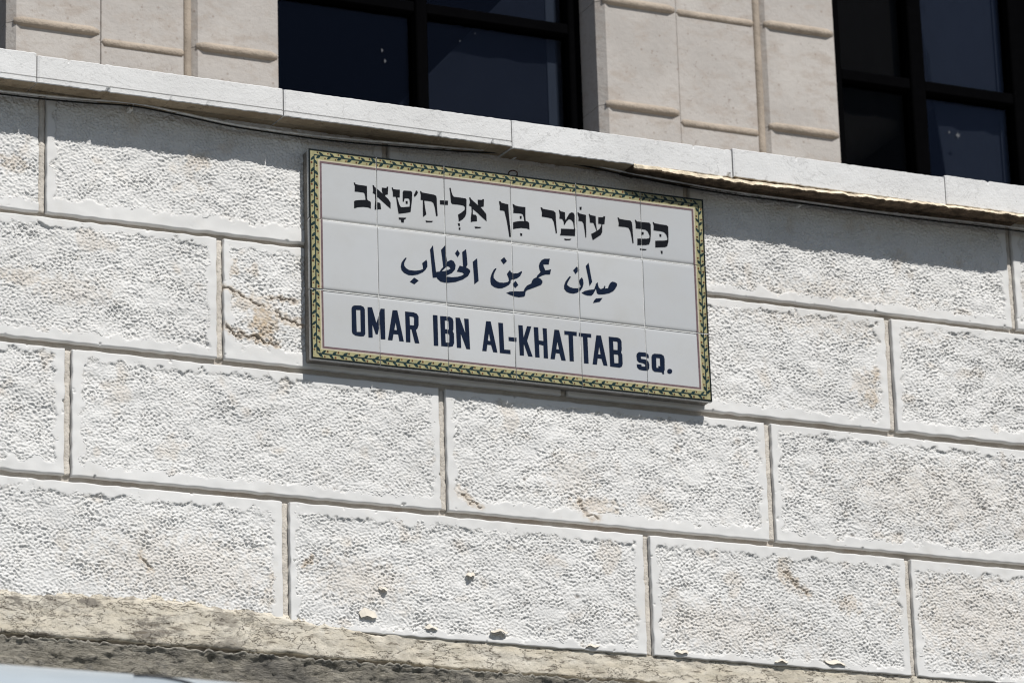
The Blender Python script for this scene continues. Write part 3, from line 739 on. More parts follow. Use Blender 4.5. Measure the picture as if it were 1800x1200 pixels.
LET = """k:996 624 1027 626 1033 650 1088 662 1287 664 1288 932 1297 968 1356 992 1370 1008 1366 1144 1310 1126 1204 1127 1080 1148 999 1185 998 1029 1033 1006 1132 986 1251 968 1246 901 1228 829 1204 817 1086 816 1014 818 1019 695 1007 672
k:1410 628 1439 629 1455 660 1535 718 1646 803 1757 894 1803 966 1800 1095 1704 1024 1581 928 1495 858 1458 819 1411 801 1423 732
k:1462 813 1501 864 1499 993 1555 992 1580 1014 1590 1130 1502 1142 1452 1156 1451 1085 1466 948
k:1614 661 1711 657 1727 623 1755 627 1744 791 1696 807 1683 835 1633 798 1612 721
k:1830 632 1855 629 1867 659 1924 664 2012 657 2006 827 1952 831 1993 970 2017 1017 2042 1032 2218 999 2230 917 2215 833 2184 824 2115 832 2094 909 2069 906 2073 702 2093 665 2162 660 2257 654 2285 682 2278 837 2256 1013 2241 1113 2140 1144 1976 1182 1959 1098 1943 977 1926 849 1914 822 1855 827 1854 728 1836 669
v:2133 886 2183 883 2179 946 2138 947
v:1975 1262 2144 1246 2131 1274 2093 1297 2088 1360 2029 1360 2024 1306 1980 1305
k:2367 631 2396 635 2414 673 2381 732 2336 775 2318 740 2344 681
k:2459 630 2488 633 2496 656 2590 663 2767 673 2818 692 2829 746 2831 919 2843 1116 2833 1132 2805 1130 2780 950 2751 855 2707 829 2625 826 2549 829 2565 976 2591 1121 2516 1189 2513 1032 2518 823 2467 821 2473 715 2462 667
v:2571 1253 2615 1257 2742 1246 2710 1278 2583 1295
k:2898 777 3082 765 3077 859 2900 868
k:3114 485 3146 478 3163 569 3187 634 3212 662 3352 664 3473 666 3498 690 3486 1003 3457 1068 3404 1130 3313 1194 3309 1135 3298 1040 3369 992 3447 920 3455 857 3424 830 3322 823 3176 828 3145 795 3135 659 3128 561
v:3287 1231 3338 1225 3337 1287 3305 1287
v:3308 1319 3349 1314 3345 1367 3309 1368
k:3556 639 3580 628 3607 671 3707 746 3833 837 3926 938 3938 974 3941 1110 3853 1046 3728 943 3627 874 3596 828 3546 815 3573 731
k:3603 827 3634 879 3634 997 3701 999 3723 1037 3723 1134 3633 1149 3584 1171 3584 1078 3606 938
k:3750 662 3844 655 3864 631 3892 636 3883 793 3821 813 3807 834 3763 801 3748 735
v:3666 1255 3822 1249 3790 1277 3681 1296
k:4230 633 4262 633 4287 660 4377 674 4441 676 4450 926 4478 1235 4486 1383 4445 1388 4426 1241 4393 1032 4347 838 4315 832 4244 831 4246 737 4235 689
k:4545 651 4578 654 4596 677 4700 689 4836 685 4830 880 4834 987 4885 999 4913 1027 4916 1171 4855 1153 4725 1156 4621 1178 4543 1204 4545 1052 4626 1024 4717 1004 4801 997 4790 910 4766 850 4721 841 4553 848 4562 750 4551 701
v:4700 896 4746 890 4741 954 4705 958
v:4699 1271 4748 1272 4744 1328 4701 1327
k:5181 650 5214 646 5239 675 5350 681 5480 690 5524 729 5527 861 5533 998 5543 1173 5514 1183 5495 1053 5472 930 5435 865 5357 856 5204 849 5210 760 5193 699
k:5599 651 5622 654 5637 678 5741 690 5740 823 5752 859 5777 806 5833 711 5886 673 5939 680 5961 727 5954 999 5966 1048 5955 1188 5607 1213 5629 1151 5638 1061 5934 1037 5935 1002 5919 890 5881 844 5829 831 5775 882 5733 950 5719 976 5707 965 5702 903 5671 850 5606 845 5615 762
v:5703 1270 5762 1273 5867 1259 5840 1292 5715 1310
v:6075 531 6128 527 6119 595 6079 596
k:6025 657 6051 657 6070 677 6149 686 6221 693 6214 906 6218 1069 6211 1190 6191 1192 6177 1036 6155 887 6124 847 6041 844 6047 774 6030 707
k:6284 664 6308 657 6320 681 6445 691 6447 841 6467 1009 6522 964 6564 890 6572 851 6499 853 6504 705 6610 695 6631 667 6667 669 6645 843 6594 855 6586 1027 6550 1094 6361 1232 6346 1181 6326 1097 6400 1054 6454 1017 6436 968 6387 848 6304 851 6304 769
k:6950 661 6983 657 7002 684 7128 691 7248 689 7287 729 7296 842 7303 1019 7310 1183 7283 1193 7267 1074 7239 925 7202 860 7122 850 6969 855 6976 778 6961 704
k:7356 664 7382 660 7401 690 7528 688 7696 681 7728 715 7727 919 7707 1087 7678 1166 7603 1188 7395 1218 7401 1071 7622 1046 7683 1026 7692 974 7655 889 7603 851 7496 847 7369 853 7372 757
v:7507 907 7560 907 7556 964 7511 970
v:7453 1284 7520 1280 7620 1277 7592 1303 7458 1318
k:7777 658 7800 656 7817 679 7957 688 8105 690 8138 718 8138 897 8132 1051 8101 1156 8046 1185 7816 1217 7822 1067 8038 1038 8099 1022 8108 977 8084 903 8032 852 7952 842 7790 842 7797 733 7783 696
v:7922 909 7973 906 7967 968 7927 966
v:7937 1276 7986 1273 7983 1341 7952 1341
n:2105 2115 2130 2122 2087 2200 2070 2251 2076 2300 2115 2344 2177 2374 2303 2375 2428 2346 2486 2315 2481 2254 2469 2194 2565 2107 2583 2157 2584 2255 2542 2327 2478 2390 2364 2451 2250 2482 2163 2486 2063 2448 2008 2393 1994 2321 2012 2233 2057 2167
d:2284 2524 2383 2578 2286 2670 2187 2627
n:2650 1879 2718 1773 2743 2053 2774 2344 2778 2467 2696 2482 2681 2293 2666 2099
n:2895 1857 2990 1744 3005 1925 3026 2083 3000 2123 2985 2210 2935 2216 2919 2070
n:2844 2337 2896 2263 2954 2202 3026 2101 3062 2177 3011 2207 2959 2256 2914 2304 2882 2335
n:3020 2098 3116 2045 3178 2068 3217 2147 3202 2242 3134 2323 3045 2376 2981 2398 2984 2290 3060 2264 3099 2237 3080 2206 3043 2189 3011 2207
n:2778 2346 2990 2302 2991 2419 3120 2419 3247 2397 3343 2361 3407 2314 3454 2232 3530 2224 3539 2260 3489 2351 3372 2438 3206 2512 3053 2545 2965 2557 2864 2543 2802 2495 2778 2455
n:3237 2283 3270 2216 3306 2147 3379 2160 3480 2180 3533 2217 3539 2260 3477 2328 3403 2322 3363 2291
n:3371 1846 3458 1772 3472 1909 3482 2105 3442 2184 3385 2178 3376 2019
d:3267 1806 3320 1883 3267 1972 3208 1892
n:3601 2030 3703 1939 3708 2130 3722 2431 3624 2515 3617 2313
n:4103 2111 4135 2115 4090 2201 4065 2265 4065 2327 4117 2383 4191 2411 4287 2406 4373 2381 4406 2351 4397 2290 4362 2207 4434 2111 4460 2160 4518 2174 4615 2158 4681 2114 4708 2101 4712 2131 4667 2214 4601 2268 4504 2312 4450 2326 4442 2389 4404 2439 4327 2489 4241 2532 4155 2542 4070 2527 4002 2483 3986 2418 3988 2336 4014 2250 4059 2163
d:4313 1845 4373 1926 4298 2007 4231 1921
d:4562 2329 4619 2416 4547 2491 4485 2410
n:5355 1756 5329 1886 5204 1900 5214 1951 5244 2021 5309 2008 5377 1985 5350 2102 5241 2116 5164 2149 5076 2205 5033 2205 5056 2156 5134 2074 5109 2015 5100 1943 5118 1879 5164 1811 5230 1772
n:5022 2206 5076 2203 5130 2220 5172 2267 5168 2309 5137 2354 4973 2434 4820 2503 4781 2538 4763 2633 4735 2656 4622 2681 4515 2675 4419 2654 4334 2622 4410 2586 4518 2561 4647 2550 4733 2535 4756 2478 4812 2405 4911 2348 4934 2283 4968 2238
n:5801 2084 5825 2102 5782 2169 5741 2246 5734 2289 5798 2329 5874 2341 5972 2331 6039 2297 6024 2247 5997 2166 6073 2080 6099 2134 6107 2217 6082 2303 6025 2382 5958 2431 5870 2461 5783 2460 5708 2437 5661 2380 5660 2307 5693 2221 5750 2141
d:5966 1855 6020 1929 5933 2027 5881 1950
n:6172 1823 6238 1743 6252 1804 6279 1989 6308 2158 6242 2259 6225 2120 6192 1946
n:6051 2426 6124 2377 6234 2339 6344 2316 6380 2229 6392 2186 6437 2149 6441 2201 6456 2262 6498 2294 6565 2261 6577 2228 6600 2199 6610 2235 6598 2268 6664 2255 6688 2195 6718 2139 6769 2097 6835 2100 6883 2127 6882 2174 6835 2252 6783 2310 6694 2362 6560 2402 6450 2417 6407 2398 6388 2301 6359 2356 6319 2423 6274 2465 6186 2471 6110 2456
d:6381 2510 6536 2481 6467 2574 6378 2599 6307 2623 6336 2557
n:970 3262 1106 3251 1167 3275 1191 3321 1188 3852 1156 3898 1095 3910 972 3905 911 3869 897 3822 902 3327 927 3282|1000 3355 1092 3349 1090 3814 1004 3823
n:1251 3268 1350 3260 1436 3585 1538 3267 1627 3262 1625 3914 1526 3919 1517 3601 1460 3827 1414 3829 1348 3631 1347 3908 1255 3916
n:1798 3271 1904 3263 2028 3918 1928 3919 1906 3779 1807 3783 1779 3919 1680 3920|1861 3529 1883 3690 1827 3690
n:2072 3270 2259 3268 2333 3291 2367 3348 2363 3537 2333 3613 2301 3635 2368 3920 2270 3926 2201 3639 2176 3636 2171 3919 2074 3922|2170 3363 2251 3367 2266 3389 2259 3548 2172 3551
n:2682 3279 2785 3274 2783 3930 2685 3936
n:2841 3283 3062 3272 3124 3299 3141 3371 3134 3531 3117 3581 3142 3628 3139 3835 3104 3906 3021 3926 2848 3926|2946 3369 3028 3365 3031 3529 3024 3554 2944 3553|2946 3650 3028 3645 3037 3675 3030 3834 2950 3840
n:3188 3274 3286 3270 3395 3589 3380 3275 3481 3272 3488 3928 3406 3930 3293 3612 3292 3920 3195 3925
n:3870 3277 3974 3272 4097 3934 4001 3932 3961 3786 3878 3785 3853 3932 3756 3932|3923 3535 3950 3698 3893 3698
n:4142 3279 4248 3278 4252 3851 4390 3846 4390 3936 4150 3935
n:4359 3566 4539 3564 4536 3651 4360 3653
n:4590 3284 4690 3281 4698 3542 4787 3286 4886 3282 4777 3608 4887 3939 4787 3941 4698 3677 4691 3936 4597 3939
n:4937 3289 5040 3284 5042 3568 5146 3570 5138 3289 5234 3289 5235 3941 5137 3941 5140 3667 5042 3657 5044 3940 4944 3942
n:5406 3293 5514 3291 5636 3947 5537 3948 5498 3804 5416 3802 5386 3941 5289 3944|5463 3550 5493 3714 5432 3716
n:5630 3295 5917 3290 5910 3380 5825 3377 5820 3941 5723 3945 5721 3375 5630 3378
n:5961 3301 6246 3296 6246 3377 6158 3377 6159 3951 6054 3955 6053 3381 5958 3376
n:6363 3309 6471 3308 6590 3955 6498 3955 6457 3816 6372 3812 6348 3954 6247 3955|6420 3552 6441 3724 6388 3723
n:6645 3311 6862 3310 6914 3334 6939 3387 6935 3575 6917 3627 6942 3674 6941 3874 6919 3938 6865 3966 6649 3962|6743 3401 6833 3401 6845 3422 6837 3585 6745 3588|6746 3684 6836 3685 6848 3708 6842 3871 6750 3877
n:7265 3667 7280 3615 7328 3575 7494 3571 7550 3607 7560 3681 7496 3684 7484 3664 7371 3666 7369 3719 7495 3725 7540 3758 7560 3825 7551 3913 7512 3967 7406 3971 7314 3961 7269 3916 7263 3848 7371 3843 7376 3883 7456 3883 7458 3835 7412 3814 7320 3805 7275 3766
n:7686 3572 7846 3565 7905 3597 7922 3664 7913 3903 7892 3942 7896 3992 7862 4010 7837 3966 7671 3970 7626 3937 7611 3870 7617 3644 7639 3598|7726 3661 7809 3660 7809 3838 7776 3828 7758 3855 7781 3878 7721 3874
d:8086 3917 8077 3947 8054 3969 8023 3979 7993 3975 7972 3957 7965 3929 7975 3899 7997 3877 8028 3866 8058 3871 8079 3889"""
raw = []
for ln in LET.strip().splitlines():
    kind, body = ln.split(':')
    loops = []
    for lp in body.split('|'):
        q = [int(t)/10 for t in lp.split()]
        loops.append(list(zip(q[0::2], q[1::2])))
    raw.append((kind, loops))
merge = {1: (1, 2, 3), 14: (14, 15, 16), 38: (38, 39, 40, 41, 42, 43)}
skip = {2, 3, 15, 16, 39, 40, 41, 42, 43}
for i, (kind, loops) in enumerate(raw):
    if i in skip: continue
    polys = [raw[k][1] for k in merge.get(i, (i,))]
    printed({'k': 'letter', 'n': 'letter', 'v': 'vowel_mark', 'd': 'letter_dot'}[kind], polys, M_INK if kind in 'kv' else M_NAVY, .0005)

def frame(a, b):
    """ring between insets a and b (mm) as four mitred strips"""
    W, H = 900, 450
    return [[[(a, a), (W-a, a), (W-b, b), (b, b)]], [[(W-a, a), (W-a, H-a), (W-b, H-b), (W-b, b)]],
            [[(W-a, H-a), (a, H-a), (b, H-b), (W-b, H-b)]], [[(a, H-a), (a, a), (b, b), (b, H-b)]]]
for nm, a, b, m, lf in (('edge_line', 1.2, 5.0, M_EDGE, .0004), ('border_band', 5.0, 22.6, M_YEL, .0003), ('gold_line', 22.6, 25.2, M_GOLD, .00033), ('plum_line', 25.6, 29.6, M_PUR, .00035)):
    for strip in frame(a, b): printed(nm, [strip], m, lf)
# olive garland: runs left along the top, down, right along the bottom and up again
rl = random.Random(3)
def leaf(cx, cy, ang, L, w):
    pts = []
    for s, hw in ((0, .25), (.25, .8), (.55, 1), (.8, .65), (1, .0)): pts.append((s*L, hw*w))
    for s, hw in ((.8, -.55), (.55, -.9), (.25, -.8)): pts.append((s*L, hw*w))
    c, sn = math.cos(ang), math.sin(ang)
    return [[(cx+x*c-y*sn, cy+x*sn+y*c) for x, y in pts]]
M1 = 13.4
sides = [((900-M1-1, M1), (M1, M1)), ((M1, M1+1), (M1, 450-M1)), ((M1+1, 450-M1), (900-M1, 450-M1)), ((900-M1, 450-M1-1), (900-M1, M1+3))]
for (ax, ay), (bx, by) in sides:
    L = math.hypot(bx-ax, by-ay); dx, dy = (bx-ax)/L, (by-ay)/L
    ang = math.atan2(dy, dx)
    stem, leaves, ber = [], [], []
    n = max(2, round(L/23)); step = L/n
    m = n*2
    up = [(ax+dx*L*k/m - dy*(1.3+rl.uniform(-.3, .3)), ay+dy*L*k/m + dx*(1.3+rl.uniform(-.3, .3))) for k in range(m+1)]
    dn = [(ax+dx*L*k/m + dy*(1.3+rl.uniform(-.3, .3)), ay+dy*L*k/m - dx*(1.3+rl.uniform(-.3, .3))) for k in range(m+1)]
    stem = [[up + dn[::-1]]]
    for k in range(n):
        for sgn, off in ((1, .10), (-1, .38)):
            s = (k+off)*step
            if s > L-9: continue
            leaves.append(leaf(ax+dx*s, ay+dy*s, ang+sgn*rl.uniform(.52, .75), rl.uniform(11.5, 13.5), rl.uniform(2.5, 3.1)))
            s2 = s + step*.58
            if s2 < L-2:
                px, py = ax+dx*s2 - dy*sgn*5.6, ay+dy*s2 + dx*sgn*5.6
                r0 = rl.uniform(1.6, 2.3)
                ber.append([[(px+r0*math.cos(q*math.pi/4), py+r0*math.sin(q*math.pi/4)) for q in range(8)]])
    printed('olive_stem', stem, M_LEAF, .0006)
    o = printed('olive_leaves', leaves, M_LEAF, .00068); o['kind'] = 'stuff'
    o = printed('olive_berries', ber, M_BERRY, .00064); o['kind'] = 'stuff'

# ------------------------------------------------------------------ cable along the underside of the ledge
cp = [(-1.2, .026), (-.9, .028), (-.654, .030), (-.564, .033), (-.478, .0375), (-.384, .0425), (-.299, .036), (-.178, .025), (-.055, .024), (.069, .026), (.248, .033), (.348, .039),
      (.458, .0485), (.582, .043), (.714, .033), (.848, .027), (1.0, .022), (1.2, .0205), (1.45, .023), (1.75, .026), (2.2, .026)]
cx = np.array([p[0] for p in cp]); cz = np.array([p[1] for p in cp])
xs2 = np.arange(-1.2, 2.2, .02)
def cat(x):
    i = int(np.clip(np.searchsorted(cx, x)-1, 0, len(cx)-2))
    p0, p1, p2, p3 = cz[max(i-1, 0)], cz[i], cz[i+1], cz[min(i+2, len(cx)-1)]
    t = (x-cx[i])/(cx[i+1]-cx[i])
    m1 = (p2-p0)/2; m2 = (p3-p1)/2
    return (2*t**3-3*t*t+1)*p1+(t**3-2*t*t+t)*m1+(-2*t**3+3*t*t)*p2+(t**3-t*t)*m2
pts = [(x, -.020 - .004*math.sin(x*7)**2, cat(x)-.004) for x in xs2]
cab = thing('cable', (.5, -.01, .03), 'thin grey cable sagging along the wall just under the marble ledge, a black strand added as its shade line', 'cable')
v, fc = tube(pts, lambda q: .0023 if q < .6 else .0018, 8)
mk('grey_wire', v, fc, M_CABLE, cab, (.5, -.01, .03), smooth=True)
v, fc = tube([(x, y+.004, z-.0050-.0012*math.sin(x*9)) for x, y, z in pts], .0018, 8)
mk('cable_shade', v, fc, M_CABSHADE, cab, (.5, -.01, .03), smooth=True)  # black strand drawn below the cable as its dark shade line
def clip(x, z, label, s=1.0):
    t = thing('cable_clip', (x, -.004, z), label, 'cable clip', 'clips holding the cable')
    V, F = [], []
    n = 9
    for k in range(n):
        a = math.pi*(-.55+1.6*k/(n-1))
        for r in (.0033*s, .0052*s):
            for y in (-.0175, -.0065):
                V.append((x + r*math.cos(a), y, z + r*math.sin(a)))
    for k in range(n-1):
        a = k*4; b = a+4
        F += [(a, b, b+1, a+1), (a+2, a+3, b+3, b+2), (a, a+2, b+2, b), (a+1, b+1, b+3, a+3)]
    F += [(0, 1, 3, 2), ((n-1)*4, (n-1)*4+2, (n-1)*4+3, (n-1)*4+1)]
    b2 = box(x-.003*s, x+.003*s, -.0165, .003, z-.0115*s, z-.004*s, .0006)
    v2, f2 = join((V, F), b2)
    mk('clip_body', v2, f2, M_CLIP, t, (x, -.01, z))
    v3, f3 = lathe([(.0015*s, -.0178), (.0015*s, -.0160)], (x, 0, z-.0075*s), 8)
    mk('nail_head', v3, f3, M_BAR, t, (x, -.017, z))
clip(-.384, .0385, 'white clip where the cable peaks, near the left end of the ledge', 1.25)
clip(.458, .0445, 'white clip pinning the cable above the middle of the tile sign')
clip(1.128, .0175, 'small white clip on the cable right of the tile sign', .8)
hv = [(.452 + .010*math.cos(a), -.012 - .004*math.sin(a), -.003 + .006*math.sin(a)) for a in np.linspace(-.1, 3.3, 12)]
hv = [(.462, .008, -.004)] + hv
v, fc = tube(hv, .0014, 6)
hk = mk('wire_hook', v, fc, M_RUST, None, (.452, 0, 0))
tag(hk, 'short rusty wire hook sticking out just above the top edge of the sign', 'hook')

# ------------------------------------------------------------------ upper building behind the ledge
PY = .80
up = thing('upper_building', (.7, PY, .02), 'smooth limestone facade with dark windows rising behind the ledge', 'building')
ZT = 3.2
def stone_col(x0, x1, joints, y, cham=0.0, rows_label=None):
    zz = [-.05] + joints + [ZT]
    for a, b in zip(zz[:-1], zz[1:]):
        if cham:
            c = cham
            V = [(x0, y+c, a), (x0+c, y, a), (x1, y, a), (x1, y+.12, a), (x0, y+.12, a)]
            V += [(p[0], p[1], b-.0015) for p in V]
            F = [(4, 3, 2, 1, 0), (5, 6, 7, 8, 9)] + [(k, (k+1) % 5, (k+1) % 5+5, k+5) for k in range(5)]
            mk('pier_stone', V, F, M_PIER, up, ((x0+x1)/2, y, a))
        else:
            v, fc = box(x0, x1, y, y+.12, a, b-.0015, .0015)
            mk('pier_stone', v, fc, M_PIER, up, ((x0+x1)/2, y, a))
def joint_bar(x0, x1, z, y, r, proud, end):
    """half round ridge of pointing, its ends tapered"""
    V, F = [], []
    st_ = [(x0, .25), (x0+end, 1), (x1-end, 1), (x1, .25)]
    K2 = 7
    for x, s in st_:
        for k in range(K2):
            a = math.pi*k/(K2-1)
            V.append((x, y+.002 - proud*s*math.sin(a), z + r*math.cos(a)*(.5+.5*s)))
    for i in range(3):
        for k in range(K2-1):
            a = i*K2+k
            F.append((a, a+1, a+1+K2, a+K2))
    F += [tuple(range(K2))[::-1], tuple(range(3*K2, 4*K2))]
    mk('joint_bar', V, F, M_BAR, up, ((x0+x1)/2, y, z), smooth=True)
jo = [.5395+.2645*k for k in range(8)]
jc = [.520+.283*k for k in range(8)]
for (a, b, c, d, e) in ((-.387, -.172, .026, .043, .2505), (1.066, 1.274, 1.4855, 1.5015, 1.7035), (2.56, 2.77, 2.97, 2.99, 3.2), (-1.83, -1.62, -1.42, -1.40, -1.19)):
    stone_col(a, b-.002, jo, PY, .018)
    stone_col(b+.002, c, jc, PY+.006)
    stone_col(d, e, jo, PY, .014)
    for z in jo:
        joint_bar(a+.012, b-.004, z, PY, .0115, .014, .018)
        joint_bar(d+.010, e-.002, z, PY, .0115, .014, .018)
    for z in jc: joint_bar(b+.004, c, z, PY+.006, .0095, .008, .006)
    V, F = tube([(.5*(c+d), PY+.006, -.05), (.5*(c+d), PY+.006, ZT)], .0088, 10)
    mk('upright_bead', V, F, M_ROD, up, (.5*(c+d), PY, .02), smooth=True)
v, fc = box(-4.2, 5.3, PY-.01, PY+.3, ZT+.002, ZT+1.2, .01)
mk('lintel_wall', v, fc, M_PIER, up, (.6, PY, ZT))
v, fc = box(-4.2, 5.3, .302, PY+.25, -.30, .055)
mk('terrace_floor', v, fc, M_PAVE, up, (.6, .6, .02))
# dark room behind the glass
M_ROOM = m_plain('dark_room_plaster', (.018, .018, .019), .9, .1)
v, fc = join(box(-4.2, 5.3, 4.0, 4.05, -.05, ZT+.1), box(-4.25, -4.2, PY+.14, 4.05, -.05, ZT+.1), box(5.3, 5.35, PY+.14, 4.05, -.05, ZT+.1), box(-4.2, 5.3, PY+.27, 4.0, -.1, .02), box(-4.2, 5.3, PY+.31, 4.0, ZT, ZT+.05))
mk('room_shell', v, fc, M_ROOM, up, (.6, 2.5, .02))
M_PANE = mat_glass('tinted_window_glass', (.64, .67, .72), .27, .015, (.66, .74, .98))
M_PANE_D = mat_glass('dark_reflection_glass', (.55, .55, .55), .06, .03)  # dull dark glass stands in for the reflection of a dark building
def bar(name, x0, x1, z0, z1, y0, y1, parent, b=.003):
    v, fc = box(x0, x1, y0, y1, z0, z1, b)
    return mk(name, v, fc, M_BLACK, parent, ((x0+x1)/2, (y0+y1)/2, z0))
YW = .90
def window(x0, x1, mull, mw, rail, rw, fr, glz):
    w = mk('window', *box(x0, x1, YW, YW+.05, -.05, .0, .002), M_BLACK, up, ((x0+x1)/2, YW, -.05))   # bottom rail
    bar('frame', x0, x0+fr, .001, ZT-.01, YW, YW+.05, w)
    bar('frame', x1-fr, x1, .001, ZT-.01, YW, YW+.05, w)
    bar('mullion', mull-mw/2, mull+mw/2, .001, ZT-.01, YW-.004, YW+.05, w)
    for z in (rail, rail+1.8):
        bar('rail', x0+fr, mull-mw/2, z-rw/2, z+rw/2, YW+.002, YW+.048, w)
        bar('rail', mull+mw/2, x1-fr, z-rw/2, z+rw/2, YW+.002, YW+.048, w)
    zz = [.0, rail, rail+1.8, ZT]
    for gl, (a, b) in zip(glz, ((x0+fr, mull-mw/2), (mull+mw/2, x1-fr))):
        for z0, z1 in zip(zz[:-1], zz[1:]):
            v, fc = box(a-.004, b+.004, YW+.024, YW+.030, z0+rw/2-.006, z1-rw/2+.006)
            mk('pane', v, fc, gl, w, ((a+b)/2, YW+.027, z0))
    # stone reveals
    for xa, xb in ((x0-.03, x0+.001), (x1-.001, x1+.03)):
        pass
    return w
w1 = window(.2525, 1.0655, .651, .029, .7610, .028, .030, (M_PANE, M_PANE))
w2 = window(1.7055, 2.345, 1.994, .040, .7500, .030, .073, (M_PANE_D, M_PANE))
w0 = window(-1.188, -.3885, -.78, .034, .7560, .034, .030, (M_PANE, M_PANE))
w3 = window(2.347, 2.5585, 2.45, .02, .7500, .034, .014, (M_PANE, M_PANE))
# jamb liners in the openings
for xx_, s in ((.2515, 1), (1.0665, -1), (1.7045, 1), (-.3875, -1)):
    x0, x1 = (xx_-.010, xx_+.0008) if s > 0 else (xx_-.0008, xx_+.010)
    v, fc = box(x0, x1, PY+.121, PY+.30, -.05, ZT)
    mk('reveal', v, fc, M_REVEAL, up, (xx_, PY+.2, .02))
for xa, xb, c in ((1.000, 1.022, .16), (1.0225, 1.040, .085), (2.258, 2.276, .09)):  # grey strips behind the glass stand for the jamb's reflection in the pane
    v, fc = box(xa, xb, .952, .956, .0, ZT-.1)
    mk('jamb_reflection', v, fc, m_plain('jamb_reflection_grey', (c, c*1.02, c*1.03), .9, .1, .05, 20), up, (xa, .954, .02))
# pale droppings on the glass
M_SPOT = m_plain('white_spatter', (.09, .093, .10), .8, .2)
for (x, z, r, w) in ((.56, .648, .004, w1), (.567, .622, .0045, w1), (.76, .70, .002, w1), (.80, .725, .002, w1), (2.115, .640, .008, w2), (2.09, .645, .004, w2), (2.02, .555, .006, w2)):
    pts = [(x + r*(.6+.4*math.sin(5*a+x*50))*math.cos(a), YW+.0232, z + r*1.5*(.6+.4*math.cos(3*a))*math.sin(a)) for a in np.linspace(0, 2*math.pi, 10, endpoint=False)]
    pts2 = [(p[0], YW+.0240, p[2]) for p in pts]
    mk('spatter', pts+pts2, [tuple(range(10))] + [(k, (k+1) % 10, (k+1) % 10+10, k+10) for k in range(10)], M_SPOT, w, (x, YW+.0235, z))
# sheets behind the glass, added for the reflections in the panes
def reflection_sheet(poly, y, mat, label, thick=.004):
    """a folded sheet standing for a reflection; poly is its outline (x, z), left to right along the top then back"""
    (xa, za), (xb, zb), (xc, zc), (xd, zd) = poly     # top left, top right, bottom right, bottom left
    nx, nz = 60, 14
    s, t = np.meshgrid(np.linspace(0, 1, nx), np.linspace(0, 1, nz))
    X = (xd*(1-s)+xc*s)*(1-t) + (xa*(1-s)+xb*s)*t
    Z = (zd*(1-s)+zc*s)*(1-t) + (za*(1-s)+zb*s)*t
    Y = y + .002*np.sin(X*62) + .0008*np.sin(X*141+1)
    o = grid_mesh('reflection_sheet', X, Y, Z, None, ((xa+xb)/2, y, max(za, zb)), mat, None, skirt=None)
    sm = o.modifiers.new('sheet_solid', 'SOLIDIFY'); sm.thickness = thick
    tag(o, label, 'reflection_sheet')
M_REFL3 = m_plain('grey_reflection', (.075, .077, .082), .9, .1, .04, 20)
M_REFL = m_plain('slate_reflection', (.046, .048, .054), .9, .1, .04, 20)
M_REFL2 = m_plain('charcoal_reflection', (.038, .037, .036), .9, .1, .04, 20)
reflection_sheet([(.97, .93), (1.10, .93), (1.10, .02), (.45, .35)], .957, M_REFL, 'slate sheet behind the wide window, added for the slanting reflection in its glass')
reflection_sheet([(1.98, 1.6), (2.40, 1.6), (2.40, .02), (2.145, .02)], .957, M_REFL3, 'grey sheet behind the right half of the far right window, added for its reflection')
reflection_sheet([(1.72, 1.6), (2.05, 1.6), (2.07, .72), (1.74, .46)], .957, M_REFL2, 'charcoal sheet with a slanting edge behind the left half of the far right window, added for its reflection')

# ------------------------------------------------------------------ white van parked below the wall
van = thing('delivery_van', (-2.6, -1.27, -G), 'white high roofed van parked beside the wall, only the front corner of its roof showing', 'van')
M_VAN = m_plain('white_van_paint', (.40, .445, .475), .22, .5, .03, 8)
M_RUB = m_plain('black_rubber', (.012, .014, .02), .5, .3)
M_VGL = m_plain('van_glass', (.02, .025, .03), .05, .5)
M_RIM = m_plain('steel_rim', (.35, .36, .37), .35, .5, .1, 30, 0, 200, .8)
M_TYRE = m_plain('tyre_rubber', (.02, .02, .02), .85, .2, .1, 30)
M_LAMP = m_plain('clear_lamp', (.6, .62, .63), .1, .6)
M_RED = m_plain('red_lamp', (.35, .02, .02), .2, .5)
# side profile, rear at the left, nose at the right; heights above the road
R0 = G-1.597
top = [(-5.6, R0-.10), (-5.5, R0-.03), (-5.2, R0+.003), (-4.0, R0+.010), (-2.6, R0+.014), (-1.7, R0+.018), (-1.25, R0+.016), (-1.0, R0+.016), (-.86, R0+.014), (-.74, R0+.008), (-.62, R0-.025), (-.50, R0-.16),
       (-.10, R0-.95), (.05, R0-1.18), (.35, R0-1.32), (.72, R0-1.45), (.84, R0-1.56), (.90, R0-1.75), (.92, .42)]
bot = [(-5.6, .42), (-5.5, .36), (-5.2, .34), (-4.0, .33), (-2.6, .33), (-1.7, .33), (-1.25, .33), (-1.0, .33), (-.86, .33), (-.74, .33), (-.62, .33), (-.50, .33), (-.10, .33), (.05, .33), (.35, .33), (.72, .34), (.84, .36), (.90, .38), (.92, .40)]
yc, hw = -1.27, .90
V, F = [], []
prof = []
NC = 22
for (x, zt), (_, zb) in zip(top, bot):
    nose = np.interp(x, [-.6, .3, .92], [1, .97, .86])
    tail = np.interp(x, [-5.6, -5.4], [.96, 1])
    for k in range(NC):
        a = 2*math.pi*k/NC
        # superellipse section, flatter sides, leaning in toward the roof
        e = .22
        cx_, sx_ = math.cos(a), math.sin(a)
        yy = math.copysign(abs(cx_)**e, cx_); zz = math.copysign(abs(sx_)**e, sx_)
        zc, hh = (zt+zb)/2, (zt-zb)/2
        lean = 1-.07*max(0, zz)*min(1, hh/.9)
        V.append((x, yc + hw*nose*tail*lean*yy, zc+hh*zz - G))
for i in range(len(top)-1):
    for k in range(NC):
        F.append((i*NC+k, (i+1)*NC+k, (i+1)*NC+(k+1) % NC, i*NC+(k+1) % NC))
